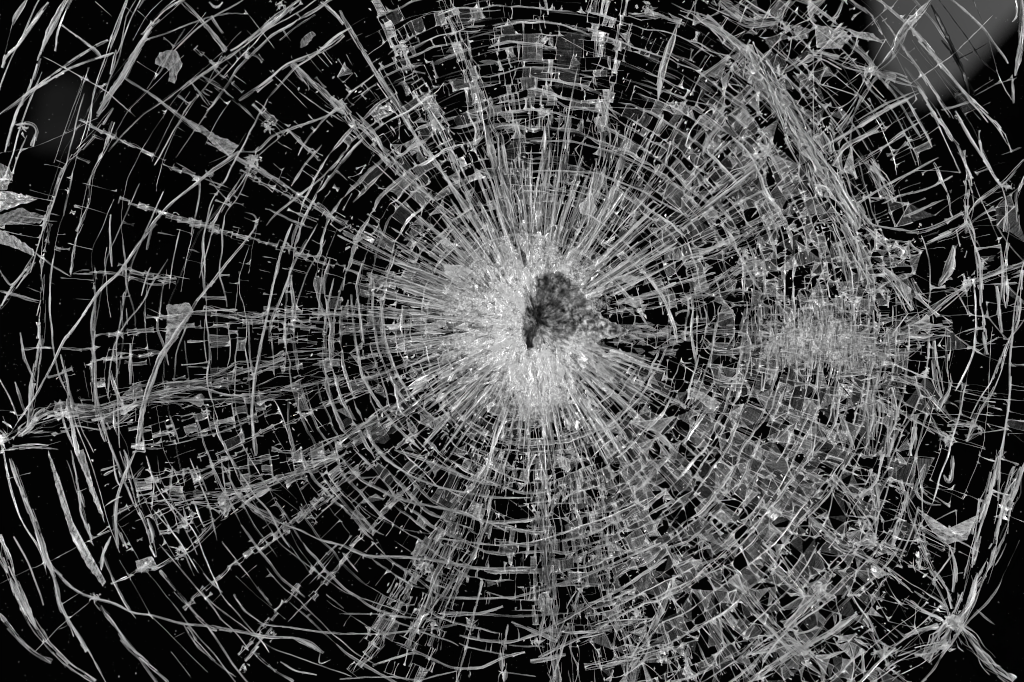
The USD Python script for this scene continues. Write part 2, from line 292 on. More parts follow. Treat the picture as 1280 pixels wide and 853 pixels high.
# ---------------------------------------------------------------- the cracks as they run in the pane, sheet by sheet (3 x 3 sheets drawn at 2.942 times)
SHEET = [(0, 0), (425, 0), (850, 0), (0, 280), (425, 280), (850, 280), (0, 563), (425, 563), (850, 563)]
Q = 430 / 1265
DRAWN = r"""
1
b 9 4 250,0 200,90 160,170 130,260 110,330 70,400 45,470 20,560
r 8 1 240,0 190,100 155,190
l 4 1 265,0 215,110 205,190
l 5 1 100,0 60,60 48,95
r 1 1 45,95 25,170 8,250
l 6 1 180,10 115,100 60,180 25,200 8,250
r 1.2 1 0,565 130,540 215,505 290,470 360,435
l 4 1 0,425 60,385 110,345 180,300 250,255 330,225 420,195
b 5 2 70,400 150,310 250,240 340,180 400,150
s 7 1 230,95 290,140 345,180 375,215
r 2 1 160,210 245,255 330,300 400,340 440,380 500,430
l 4 1 430,185 425,210 408,275
r 1 1 500,0 465,60 445,170 430,200
b 14 6 665,0 600,50 545,110 520,170 470,260 420,330 375,400 358,430
r 7 1 560,100 500,190 450,280 395,360 360,420
b 16 7 420,400 370,480 300,560 250,620 215,700 185,780 165,853
b 11 5 420,450 390,540 340,640 325,760 285,853
r 1 1 330,250 270,400 235,500 200,600
r 1.5 1 310,280 255,440 215,560
r 1.5 1 325,250 285,380 250,480
p .45 1 590,195 650,185 672,235 640,308 622,300 625,260 570,235
s 9 1 670,0 720,50 770,110 835,190
c 8 14 900,200
s 7 1 460,285 530,330 600,380 680,440 740,485
p .42 1 670,430 740,462 800,500 880,535 850,580 800,545 760,505 700,458
r 2 1 520,155 600,130 700,90 770,65 850,50 915,55
r 2.4 1 640,190 720,110 790,60 850,30 900,0
r 1.5 1 915,55 960,115 1010,180
b 9 5 1110,10 960,120 870,190 750,270 650,340 600,375
r 1.2 1 600,375 530,420 440,510 400,560
b 5 2 440,512 500,545
r 1 1 700,340 640,430 600,510 560,595
r 1 1 800,360 740,450 690,520 650,580
r 1 1 905,490 860,560 770,600
r 3 1 1265,390 1200,430 1080,470 1000,500 945,560 880,560
r 4 1 880,560 780,630 720,680 640,740 590,790 540,853
r 2.5 1 1265,570 1180,660 1100,720 1010,790 980,830
k 17 6 870,580 940,620 1040,690 1130,740 1200,790 1265,835
b 9 5 870,580 960,625 1060,690 1160,755 1265,830
r 2 1 650,600 720,640
r 2 1 640,625 730,650 840,690
r 2 1 770,650 800,700 840,740
c 6 8 780,640
c 9 22 930,590
c 8 18 990,460
c 7 10 1030,20
b 9 5 950,570 900,650 850,720 800,800 770,853
b 6 3 1060,480 1120,540 1180,590
b 12 5 740,280 830,330 900,400 940,440
l 3 1 1160,55 1100,95 1030,150
p .3 1 1105,180 1112,145 1150,120 1160,130 1135,165
b 14 6 1265,130 1200,180 1100,220 1050,240 960,320 880,370
r 6 1 1180,10 1230,50 1265,90
s 15 1 1075,235 1130,290 1180,330 1265,410
b 14 6 1080,240 1130,300 1190,350 1265,420
r 2 1 1100,340 1180,400 1265,450
r 1.5 1 1000,270 1060,330 1130,400
r 3 1 900,780 945,790 945,820 930,853
b 6 3 990,770 1070,810 1150,840
b 8 4 960,120 1040,60 1100,0
b 8 4 780,60 800,100 820,125
l 4 1 770,10 800,40 820,10
b 8 5 700,300 740,350 770,390
r 1.6 1 600,0 540,60 490,150
b 10 5 850,190 930,130 1010,60 1060,30
p .26 1 0,600 35,615 52,645 25,700 0,700
p .28 1 0,700 60,712 140,735 60,760 0,782
p .28 1 0,790 80,765 170,800 150,820 0,830
c 7 10 15,660
c 6 10 90,470
b 14 6 60,460 100,450 140,470 120,540
b 7 4 100,500 70,570 50,640
2
r 7 1 0,40 60,150 120,250 200,370 280,500
k 14 6 200,370 280,500 340,590
b 12 6 280,490 340,590 400,680 500,810
k 18 6 0,370 60,470 150,560 230,640
b 18 9 0,370 80,480 230,640 310,710 400,790 470,853
k 28 7 380,0 440,150 490,300 540,480
b 24 12 400,60 490,300 540,480 590,680 640,853
k 26 7 580,140 620,280 650,480
b 22 10 640,440 655,560 660,700 690,853
k 24 7 740,0 775,150 770,400
b 22 9 765,400 755,600 735,853
k 40 9 975,0 940,150 950,380
k 16 6 1050,0 1020,200 985,400
b 34 14 960,380 985,500 960,620 900,853
r 9 1 1240,90 1190,250 1170,370
k 22 7 130,0 200,150 250,300 320,400 400,560
b 16 8 320,400 400,560 470,700 560,853
k 20 6 250,250 330,380 420,520 470,620
b 10 5 420,400 500,560 600,760
b 12 6 850,430 830,600 790,800
b 12 7 1090,420 1060,520 1000,700 950,853
b 14 7 1180,420 1130,540 1050,720 990,853
b 18 9 1265,440 1180,600 1080,760 1030,853
r 2.4 1 470,560 590,490 700,440 820,410 950,395 1265,405
r 4 1 700,520 850,520 1000,560 1130,620 1265,705
r 3 1 700,630 820,630 950,640 1100,700 1265,790
r 1.6 1 430,60 520,45 590,40
r 1.6 1 440,130 590,110
v .05 1 800,135 905,108 880,260 875,330 790,322
v .06 1 600,560 680,470 690,640 610,760
c 9 14 230,190
c 8 14 750,150
c 9 16 1130,40
b 14 7 1060,60 1160,60 1265,90
r 2 1 1040,290 1160,330 1265,360
3
b 40 26 230,180 330,330 420,480 500,600 560,720 640,853
b 26 14 300,300 400,400 470,520 530,640
b 24 12 360,270 490,190 600,230 700,260 800,290 870,320
b 17 9 870,320 940,430 1020,540 1060,680 1050,853
r 13 1 920,0 830,100 780,200
b 16 7 920,0 830,100 780,200 700,290 600,450 500,560
b 13 8 830,80 950,230 1050,350 1170,470 1220,560
l 7 2.6 890,340 780,390 650,470 500,555
l 4 2.2 870,335 760,380 640,450
l 6 1 750,450 700,490 600,540 560,610
b 10 5 880,450 760,530 640,600 590,640
r 4 1 950,580 860,630 760,680 650,750
r 4 1 1000,650 900,700 800,720 740,750
r 4 1 970,735 900,765 820,800
r 3 1 960,410 1080,370
r 1.4 1 1080,355 1160,310 1230,290
l 4 1.5 1160,260 1190,330 1215,370
r 1 1 1065,180 1120,230 1160,265
r 7 1 1255,0 1255,150 1230,280
r 3 1 1220,290 1225,380
b 6 3 1230,0 1240,60 1220,80
l 5 1 600,0 580,60 540,80
l 6 1 480,0 475,60 500,80
p .38 1 495,95 590,110 625,140 590,180 500,180
p .3 1 410,90 480,110 470,140 430,150
p .5 1 610,110 710,125 748,160 640,135
b 9 5 620,0 700,60 740,130
b 26 16 0,840 180,690 300,590
l 5 3 75,775 180,700 290,610
l 5 3 100,820 250,730 370,670
l 4 2.5 0,830 60,790 120,720
l 4 2.2 260,800 330,720
l 4 2.2 200,850 300,810 390,770
l 7 1 80,570 100,510 140,470
b 8 4 0,590 40,520 80,480
b 8 4 10,700 110,590 210,500
r 8 1 325,560 345,600 380,660
c 10 24 320,540
c 9 18 840,90
c 10 22 700,260
c 8 14 360,265
c 9 20 260,260
c 8 14 450,530
b 20 10 690,590 740,660 790,740
b 16 7 500,430 540,500 560,560
r 1 1 490,180 490,520
r 1.5 1 600,650 680,720
r 1 1 490,390 580,340 650,290
b 14 7 1265,590 1180,680 1090,740 1060,790
b 8 5 1100,480 1110,580 1180,680
r 4 1 1010,410 1060,500 1110,580
b 7 4 930,600 990,730 1000,800
d 2.5 1 950,0 1060,150 1110,230 1160,270
d 1.2 1 1075,0 1130,130 1165,270
d 4.5 1 920,20 1000,180 1040,270 1060,350
d 1.2 1 960,150 1000,200 1080,345
d 1 1 1000,230 1080,190 1130,160
d 1.2 1 660,0 760,90 810,140
b 18 9 0,40 120,90 230,190
b 22 10 120,0 250,80 360,80
b 12 6 360,100 380,30 410,0
c 9 18 390,110
b 12 8 1180,680 1200,780 1190,853
b 10 6 1265,640 1230,720 1240,853
c 8 14 1200,690
b 14 7 500,560 600,700 700,830
r 3 1 640,740 700,830 850,853
b 12 6 830,853 900,850 980,820 1050,780
b 12 6 600,480 690,330 720,280
4
b 15 8 190,0 165,110 160,280 150,450 125,620 110,750
b 8 4 305,0 280,60 265,190
r 3 1 265,195 190,150 120,100
p .5 1 0,20 60,50 125,95 130,120 60,92 0,72
r 3 1 0,170 40,235 75,200 130,110
b 12 5 0,310 50,240 130,140
r 3 1 0,245 80,265 150,285
r 2.5 1 100,235 155,255
b 12 6 270,180 350,180 430,185 550,205 630,215
k 12 5 450,165 550,190 650,205
r 1.5 1 630,190 700,205
r 4.5 1.1 575,0 500,90 440,180 370,240 300,350 240,430 190,530 130,640 60,740
r 4.5 1 950,0 900,70 840,140 780,220 720,290 690,360
r 6 1 700,330 640,420 590,490 550,600 525,690 505,830
p .5 1 615,300 700,290 715,320 640,430 605,460 620,370
c 7 16 670,310
c 6 10 460,170
b 14 7 540,340 620,345 710,330 800,330 900,340 980,345
k 14 5 750,310 850,340 980,345
r 2 1 540,310 600,335
b 11 6 770,300 920,350 985,330 1080,340 1265,335
r 1.5 1 790,0 760,110 735,200
r 2 1 715,20 685,130 665,250
r 1.5 1 665,20 640,130 625,240
l 3.5 1 560,10 545,60 540,95
r 3 1 620,130 560,220 530,290 460,370 425,440 405,540 400,640
r 1.5 1 545,215 535,330 545,450 555,520
r 1.5 1 680,430 690,520 700,600
r 1.5 1 690,370 650,470 640,590
r 1.5 1 755,350 750,430 760,510
r 1.5 1 798,330 800,500
r 1.5 1 920,80 880,200 865,330 860,350
r 3.5 1 1075,0 1030,120 1000,250 985,330 960,450 935,570 925,700 940,853
r 3 1 1130,60 1080,150 1040,260 1000,360 990,420
r 2 1 1170,0 1100,120
r 2 1 1200,60 1130,180 1090,300 1085,400
r 2.5 1 1240,20 1190,150 1170,340
r 3 1 1230,200 1200,330 1190,500 1220,640
r 2.5 1 1265,200 1230,330 1225,500
r 2.5 1 915,360 920,480 935,570
r 1.5 1 1000,420 1010,560
r 1.5 1 1055,380 1050,520
b 9 5 350,180 350,280 345,400 340,560 355,700 390,800
r 2 1 280,275 340,280
s 8 1 225,480 250,590 260,700 290,853
r 1.5 1 310,540 330,640
r 4 1 480,440 480,590
l 6 1 410,540 430,620 465,700
l 3 1 75,400 90,490 130,580
b 6 3 80,460 150,455 200,460
b 9 4 230,455 300,465 350,455
r 2 1 430,440 500,440
r 2 1 420,470 500,480
r 1.5 1 500,455 600,470
p .22 1 440,650 460,620 520,580 530,640
l 4 1 455,300 455,260 460,250
r 2 1 465,310 470,370
b 22 9 0,800 100,750 150,690 250,670 350,690 450,660 600,610 750,590 900,560 1050,520 1265,490
b 28 10 100,760 250,710 400,700 550,640 700,640 900,640 1100,600 1265,570
k 34 8 480,790 600,770 750,720 900,690 1000,670
b 14 6 510,820 620,800 700,780 850,740 1000,680
k 20 6 800,540 900,560 1000,530
c 14 18 0,790
c 8 14 130,720
c 8 14 380,710
c 6 12 760,690
b 14 7 0,830 60,820 150,820 215,830
b 14 6 1000,830 1100,850 1200,800 1265,770
r 3 1 1060,640 1060,740 1090,853
r 2 1 1120,590 1150,700 1200,760
r 3 1 1190,580 1220,660 1265,740
k 14 5 930,380 1060,370 1200,400
k 14 5 990,430 1100,420 1250,430
r 3 1 970,0? 
5
r 5 1 45,260 45,330 60,440 80,560 130,640 200,740 300,830
r 4 1 80,150 60,230 75,330 90,440
r 4 1 125,200 120,330 140,460 180,560 260,680
r 5 1 150,270 165,430 210,560 300,680 400,760
r 6 1 430,690 500,755 650,810 830,800 980,740 1100,640
r 5 1 890,20 1030,100 1120,180 1190,270 1230,380 1240,440
r 5 1 450,140 540,70 640,40 720,40 780,60
l 5 1 860,120 980,190 1080,290 1130,370
b 16 9 0,300 150,310 300,330 400,330
b 14 7 0,400 130,390 250,390 400,400
b 14 8 0,590 150,560 300,500 420,470
b 18 9 0,800 130,720 260,630 400,540
b 14 8 100,180 250,230 400,290
b 20 10 110,230 200,200 280,180 400,250
b 18 9 250,40 350,110 440,180 520,260
c 10 22 150,220
c 9 20 60,60
6
r 4 1 180,50 230,130 265,200 300,250
l 5 2 230,120 240,170 270,195
r 3 1 0,260 100,265 200,240 300,260 400,265
r 3 1 290,270 285,320 290,370
r 5 1 50,300 40,400 60,520
b 14 7 0,400 100,390 200,400 330,400
b 16 7 0,510 80,550 150,580 240,590
p .55 1 20,610 50,600 150,660 120,690
b 12 6 80,420 110,460 200,470 300,440
b 40 16 330,440 450,430 600,430 750,400 850,380 1000,370
b 18 9 820,110 900,70 980,40 1060,0
l 14 1 1005,80 990,170 950,230
b 22 12 830,370 920,320 1000,260 1060,220 1130,190 1265,140
b 12 7 1050,0 1100,130 1110,300 1130,480
b 10 6 1210,0 1195,130 1200,310
b 14 8 1250,170 1235,350 1190,470 1150,590 1090,690 1050,800
r 4 1 1160,230 1180,400
r 3 1 1215,560 1200,700 1180,853
b 14 8 930,430 940,560 960,640
b 8 4 1010,410 1060,390 1110,385
r 2 1 1010,410 1060,450 1110,480
b 12 7 990,420 980,520 1000,610 950,690
b 20 10 800,560 900,600 1000,730 1090,745
b 14 8 860,560 890,650 960,780
r 1.2 1 1000,610 1130,640 1265,650
r 2.5 1 1265,770 1200,770
b 24 12 600,0 650,90 700,220
b 18 9 660,0 750,70 820,110
b 20 10 720,150 800,220 850,320
b 16 8 560,0 600,120 620,260
b 12 6 850,200 880,270 920,290
b 14 7 600,570 720,640 850,720 1000,800
b 16 7 590,700 620,780 640,853
b 20 9 560,560 620,545 680,550
b 16 8 680,260 760,210 850,180
c 10 22 820,120
c 10 24 1060,215
c 9 16 1110,150
c 10 22 740,240
c 10 20 980,790
c 8 14 900,550
b 22 12 0,280 100,250 200,170 300,140
b 20 10 0,130 100,110 200,60 330,0
c 10 18 230,130
b 20 12 700,560 720,700 700,853
b 14 8 780,600 790,720 760,853
b 14 8 860,700 850,853
b 14 7 500,700 480,853
b 12 8 1050,800 1120,760 1090,745 980,740
7
r 4 1 40,30 90,180 130,280 160,380 200,450
b 9 5 50,40 100,180 140,280 170,390 195,440
p .45 1 180,0 205,60 232,140 275,280 330,390 390,480 380,500 320,420 270,330 232,210 200,90
l 6 2.4 260,300 290,350 320,390
l 5 2 215,160 235,210 255,250
p .42 1 275,0 308,0 345,130 380,230 388,265 350,190 320,110
l 4 2.4 325,100 340,150 352,180
r 3 1 265,0 295,150 300,230 340,320
b 8 4 290,150 320,260 340,330
r 4 1 415,0 425,80 445,130
r 4 1 500,0 460,90 430,180 425,270 435,360
l 5 1 430,280 450,330 470,360
r 5 1 410,315 380,380 375,440
r 1 1 200,400 330,330 420,290
r 3 1 380,210 420,180 450,170
r 3 1 420,240 490,205
r 2 1 430,265 500,215
b 16 8 450,0 480,100 510,210 550,290 580,390
l 4 1 545,250 570,310 560,340
b 10 4 490,110 530,60
k 12 5 500,115 590,100 700,75
k 40 8 500,120 600,110 700,120 800,80 1000,60 1265,10
k 40 7 580,270 700,240 850,180
b 20 9 560,190 700,170 850,160 1000,120 1265,20
b 14 7 500,440 580,430 660,390 700,370 800,270 860,220 1000,140
p .5 1 500,405 560,390 580,430 510,445
p .4 1 800,180 830,140 850,220 830,250
b 12 5 410,490 480,460 520,430
r 3.5 1 200,440 270,510 330,540 420,560 490,600 560,605 660,635 760,645 870,665 980,685 1100,690 1160,730
r 3.5 1 860,530 900,590 970,640 1070,650 1160,665 1265,675
s 10 1 840,90 880,170 950,230 1030,270
r 4 1 1030,265 1100,290 1180,330 1265,350
c 7 18 350,540
c 7 10 1000,670
c 7 12 900,800
c 9 18 660,370
c 8 20 830,200
c 8 12 540,420
c 7 14 1050,290
c 7 10 470,100
b 14 7 350,560 420,650 480,730 550,790 620,853
b 22 10 0,310 40,450 80,550 130,650 180,720 260,800 350,853
l 9 1.7 40,470 90,570 140,660
r 6 1.3 70,480 110,580 135,640
b 14 7 0,600 60,680 120,740 190,780
b 12 6 160,380 200,460 220,560 250,620 320,740
r 1.2 1 0,490 100,440 200,400
r 1 1 130,740 230,640 330,560
b 8 4 590,440 660,530 740,620 800,660
b 8 5 680,640 730,720 800,780 870,830
b 6 4 710,400 760,470 820,520
r 1.5 1 740,520 790,570 840,610
r 1.5 1 870,460 940,530 1050,620
b 6 4 820,340 900,440 1000,570
r 3 1 945,375 1060,295
r 3 1 1060,340 1140,450
r 2 1 1200,430 1140,490
r 2 1 1170,520 1060,630
r 1.5 1 1200,530 1265,580
b 8 4 900,770 940,720 1000,650
b 10 5 930,740 1010,810 1080,850
l 8 1 1080,690 1140,710 1190,745
r 2 1 1180,740 1170,790 1215,770
r 1.5 1 630,740 700,830
r 1 1 640,690 680,670
k 12 5 1265,90 1180,170 1090,260
b 8 4 1265,150 1200,210 1150,260
r 2 1 700,30 730,100 770,200 800,330 
r 2 1 580,20 590,100 650,220 700,300
r 1.5 1 800,20 850,110
r 1.5 1 940,0 970,60 1060,150 1090,180
r 1.5 1 880,170 940,280 1020,390
r 1.5 1 1000,150 1060,190 1150,260
r 2 1 540,20 570,120 560,220
8
r 5 1 0,20 80,110 180,160 260,190 370,210 450,230 550,265 650,260 770,240
r 4 1 130,0 190,50 270,100 380,140 480,160 580,175 700,175
r 5 1 200,0 300,30 420,85 520,120 600,125
r 5 1 0,345 100,390 220,390 330,400 480,430 600,440 700,430
r 4 1 350,320 480,340 600,350 700,340 800,310 1000,240 1150,170
r 2 1 20,160 120,240 230,290 350,310
r 1.5 1 0,200 60,240 110,270
r 3.5 1 150,380 300,480 370,540 520,545 640,540 750,510 880,470 1000,420 1180,340
r 4 1 370,600 520,600 600,575
r 3 1 0,600 130,600 300,620 400,610
r 3 1 0,675 160,675 300,660 430,640
r 4.5 1 440,680 540,700 630,705 740,670 900,580 1050,500 1200,400
r 3.5 1 120,790 280,740 410,800 520,800 600,760 680,740
r 3 1 0,840 200,830 290,845 430,810
r 3 1 500,600 640,610 830,600
r 3 1 560,285 640,295 730,290
r 4 1 550,265 620,300
s 7 1 630,630 720,670 800,700
s 7 1 830,750 760,770 700,775
k 20 6 50,820 130,720 230,560 300,430 400,250 540,60
b 16 6 50,820 130,720 230,560 300,430 400,250 540,60
k 32 8 210,830 250,720 330,560 400,400 470,200 560,0
b 20 8 250,720 330,560 400,400 470,200 560,0
k 26 8 280,853 350,700 420,500 500,350 540,180 600,0
b 16 8 350,700 420,500 500,350 540,180 600,0
b 12 6 430,853 470,700 520,480
k 24 8 775,600 770,350 750,150 740,0
b 26 16 770,853 775,600 770,350 750,150 740,0
k 14 6 720,640 710,420 720,200
r 1 1 645,470 645,560
b 12 5 600,853 600,740 620,640
b 14 7 800,853 790,740 850,620 880,520
r 1.2 1 580,853 585,810 720,830
c 10 26 300,420
c 8 10 350,640
p .4 1 610,380 640,375 630,430
p .35 1 725,590 730,530 770,515 775,590
c 8 12 720,700
c 8 14 480,640
b 14 8 330,420 350,480 360,520
k 22 7 1060,853 1080,740 1000,600 950,420 920,200
b 18 9 1060,853 1080,780 1180,600 1220,480
k 26 8 880,520 880,350 870,100
k 26 8 1000,560 980,380 960,200 900,0
c 9 18 930,390
c 9 16 1090,600
c 9 16 1180,760
b 14 8 880,700 1000,650 1150,620
r 4 1 740,660 880,670 1000,660
r 4 1 730,760 900,680
b 16 8 900,800 1050,770 1180,740 1265,720
l 6 1.8 1200,480 1230,560 1265,590
9
b 14 8 490,270 600,350 700,390 790,460 880,530 980,590
b 14 7 830,170 850,260 900,400 980,520 1000,580
p .5 1 870,210 930,280 1000,320 1060,300 1095,235 1050,330 980,345 920,290
r 3 1 1000,320 1050,345 1100,375
b 10 6 990,350 1010,440 1000,520
b 16 10 1170,0 1140,150 1095,290 1060,440 1010,600
l 5 1.8 1170,20 1140,150 1090,320
b 22 10 1250,60 1190,220 1150,380 1090,500 1030,640
l 8 2.6 1090,450 1070,540 1030,640
l 5 2.6 1070,460 1080,490 1060,560
l 6 2.2 1160,350 1145,410 1130,440
r 1 1 1245,330 1170,490 1100,590
l 4 2 1090,585 1120,615 1155,640
b 26 12 1000,620 1060,690 1130,780 1220,853
l 6 1.6 1060,690 1130,780 1170,830
b 24 14 1000,600 960,690 900,770
c 12 34 1000,640
c 9 22 970,720
b 14 8 960,640 860,680 790,740 700,750
b 12 7 680,600 720,700 760,780
b 22 12 700,853 780,800 880,760 980,700
b 10 6 590,440 640,560 690,650
b 12 7 820,550 900,600 960,620
p .4 1 720,570 750,580 720,585
b 20 10 180,470 280,590 370,680 440,760 530,820
b 16 9 240,760 330,720 400,700 450,740
b 14 8 250,853 330,800 450,720 560,660 650,600
l 7 1 440,730 540,680 650,600
b 14 8 390,650 480,560 560,480
l 7 1.8 520,770 570,745 610,735
r 3 1 480,750 545,830
b 16 10 710,340 600,360 490,260
b 14 8 710,340 720,180 700,70
b 16 9 710,340 640,200 560,90
b 14 8 710,340 830,380
p .6 1 700,420 750,440 760,460 730,472 705,455
c 11 30 710,340
c 10 24 880,420
c 10 22 750,750
c 9 20 460,740
c 9 22 520,510
b 14 8 300,340 420,480 460,540
s 14 1 310,420 390,470 460,530
b 12 8 800,60 830,170 780,350
b 14 9 740,0 730,120 650,180
b 12 8 900,50 870,150 920,180 960,190
l 5 1 1000,20 990,130 970,90
b 10 5 640,690 690,720 
l 4 2.6 60,700 90,770 110,800
l 4 2.2 75,640 120,690
b 8 6 1230,60 1180,230 1160,330
10
k 12 5 300,215 430,280 560,350
k 14 6 200,268 330,300 470,350 560,378
k 12 5 330,384 440,394 560,400
k 12 5 400,456 500,440 570,430
k 15 6 250,572 400,510 540,455
k 14 6 290,627 430,560 560,480
k 14 6 370,650 480,570 580,500
k 12 5 380,760 470,650 560,560
k 13 6 460,800 530,680 600,580
k 10 4 120,420 260,405 400,400
k 9 4 60,470 130,450 210,440
k 10 4 150,250 230,275 310,300
k 9 4 100,150 170,185 250,225
k 10 4 245,60 330,140 400,200
k 9 4 150,640 230,600 310,560
k 10 4 230,760 300,700 380,640
k 9 4 300,820 350,760 420,680
r 1.2 1 120,520 118,420 135,320 175,230
r 1.2 1 150,560 146,430 165,330 205,240
r 1.2 1 230,600 205,480 212,380 250,290 320,210
r 1.2 1 90,330 110,230 160,140 230,70
r 1.2 1 60,250 80,190 130,110 190,40
r 1.2 1 150,700 190,770 260,840
r 1.2 1 200,680 260,750 340,810 440,845
r 1.2 1 300,600 350,680 430,740 520,770
r 1.5 1 1150,60 1180,100 1225,150
b 8 5 1100,20 1150,90 1190,150
r 2 1 1130,110 1190,70 1240,20
"""
radial_mb, ring_mb, split_mb, flake_mb, gap_mb = [], [], [], [], []
fine, veil = MB(), MB()
lines = []
def is_ring(p):
    p = np.asarray(p); d = p[-1] - p[0]; r = p.mean(0) - C0
    return abs(d @ r) < 0.6 * np.linalg.norm(d) * np.linalg.norm(r)
sheet = 0
for row in DRAWN.strip().splitlines():
    row = row.split()
    if len(row) == 1: sheet = int(row[0]) - 1; continue
    pts = [tuple(map(float, p.split(','))) for p in row[3:] if '?' not in p and ',' in p]
    P = pts if sheet == 9 else [(SHEET[sheet][0] + x * Q, SHEET[sheet][1] + y * Q) for x, y in pts]
    k, a, b = row[0], float(row[1]), float(row[2])
    if k != 'c' and len(P) < 2: continue
    mb = MB()
    if k in 'rls':
        ribbon(mb, P, a * (0.68 if a < 6 else 0.85), min(1, (0.44 if a < 3.5 or b > 1.2 else 0.26) * b), k, jit=0.45, edge=1.1)
        if a >= 3.5 and b <= 1.2:            # fibres of broken edge along it
            bundle(mb, P, a * 0.8, 4, op=0.38)
        elif a > 2.6 and b <= 1.2:             # a second face of the same crack, crossing the first
            ribbon(mb, np.asarray(P) + rng.normal(size=2) * 0.5, a * 0.45, 0.3, 'r', jit=1.2)
        lines.append(LineString(P)); (ring_mb if is_ring(P) else radial_mb).append(mb)
    elif k in 'bk':
        thin = 0.9 if sheet == 8 else 0.62 if k == 'b' and float(dens(*np.clip(np.mean(P, 0), [0, 0], [1280, 853]))) < 0.27 else 1.0 if a >= 20 else 0.85
        bundle(mb, P, a * thin, int(b * (thin if k == 'b' else 1) + 0.5), (0.46 if k == 'k' else 0.38) * (1.35 if sheet == 1 else 1) if P[0][0] < 850 else 0.5, brick=(k == 'k'))
        lines.append(LineString(P)); (ring_mb if is_ring(P) else radial_mb).append(mb)
    elif k == 'p':
        plate(mb, P, a * 0.9, fib=rng.uniform(0, 3)); flake_mb.append(mb)
    elif k == 'v':
        plate(veil, P, a, rim=0.6, fib=0.1)
    elif k == 'c':
        chips(mb, P[0][0], P[0][1], int(b), a * 1.1, a * 0.55)
        for _ in range(int(b) // 3):
            t0 = rng.uniform(0, 2 * np.pi); L = a * rng.uniform(0.6, 2.0)
            c = np.array(P[0]) + rng.normal(size=2) * a * 0.4; e = np.array([math.cos(t0), math.sin(t0)]) * L
            ribbon(mb, [c - e * 0.5, c + rng.normal(size=2) * a * 0.15, c + e * 0.5], rng.choice([1, 1.5, 2.5]), 0.5, 'l', jit=0.3, step=2.5)
        split_mb.append(mb)
    elif k == 'd':
        ribbon(mb, P, a, 1.0, 'r', jit=0.3); gap_mb.append(mb)

PIT = [(657, 374), (661, 357), (674, 346), (688, 340), (703, 341), (718, 352), (730, 366), (741, 382), (752, 397), (772, 407), (790, 414), (772, 421), (745, 426), (720, 433), (697, 439), (675, 441), (658, 434), (654, 412), (656, 392)]
PITP = Polygon(PIT).buffer(2.5)
def concave(P, k=None):                     # a patch bounded by inward curves, drawn out at its corners
    out = []; c = P.mean(0)
    for i in range(len(P)):
        A, B = P[i], P[(i + 1) % len(P)]; kk = rng.uniform(0.0, 0.3) if len(P) == 4 else rng.uniform(0.05, 0.42); m = (A + B) / 2 + (c - (A + B) / 2) * kk
        for u in (0, 0.25, 0.5, 0.75): out.append((1 - u) ** 2 * A + 2 * u * (1 - u) * m + u * u * B)
    return np.array(out)
# the cobweb: ring cracks kinked at the spokes, and in every band between two rings short radial breaks that do not line up with the next band's
radii = [92.0]
while radii[-1] < 700: radii.append(radii[-1] + (rng.uniform(8.5, 14.5) if rng.random() < 0.8 else rng.uniform(15, 22)))
SP = 240
spoke = 2 * np.pi * (np.arange(SP) + rng.uniform(-0.3, 0.3, SP)) / SP
ring_r = []
for i, r in enumerate(radii):
    e = 0.015 * np.cos(2 * (spoke - rng.uniform(0, 6.3))) + 0.02 * np.cos(3 * spoke + 1.0)
    per = meshkit.fbm(np.stack([np.cos(spoke) * 3 + 20, np.sin(spoke) * 3 + 20, 0 * spoke + i * 0.21], -1), 3, 4) - 0.5
    ring_r.append(r * (1 + e + 0.13 * per) + rng.normal(size=SP) * 0.9)
there = np.zeros((len(radii), SP), bool)
ring_wid = rng.lognormal(0.2, 0.55, len(radii)); ring_on = rng.uniform(0.35, 1.0, len(radii))
def ring_pt(i, k, f=0.0):
    k0, k1 = k % SP, (k + 1) % SP; a0, a1 = spoke[k0], spoke[k1] + (2 * np.pi if k1 == 0 else 0)
    return polar(ring_r[i][k0] * (1 - f) + ring_r[i][k1] * f, a0 * (1 - f) + a1 * f)
for i, r in enumerate(radii):
    k = 0
    while k < SP:
        n_ = int(rng.integers(3, 16)); mid = ring_pt(i, k + n_ // 2); D = float(dens(*mid)) if inframe(*mid, 30) else 0
        far = 1.0 if r < 330 else 0.75
        if D and not (in_smear(*mid) and rng.random() < 0.8) and rng.random() < np.clip((D * 2.6 + (0.5 if mid[0] < 640 else 0.16)) * ring_on[i] * far, 0, 0.96):
            P = np.array([ring_pt(i, k + t) for t in range(n_ + 1)]); there[i, np.arange(k, k + n_ + 1) % SP] = True
            w = ring_wid[i] * rng.uniform(0.7, 1.5) * (1.5 if 100 < r < 330 else 1.1)
            ribbon(fine, P, float(np.clip(w, 0.7, 4.2)), rng.uniform(0.35, 0.85), 'r', jit=0.2, step=max(3.0, r * 2 * np.pi / SP / 3))
            if rng.random() < 0.10: lines.append(LineString(P))
        k += n_ if rng.random() < 0.7 else n_ + int(rng.integers(1, 4))
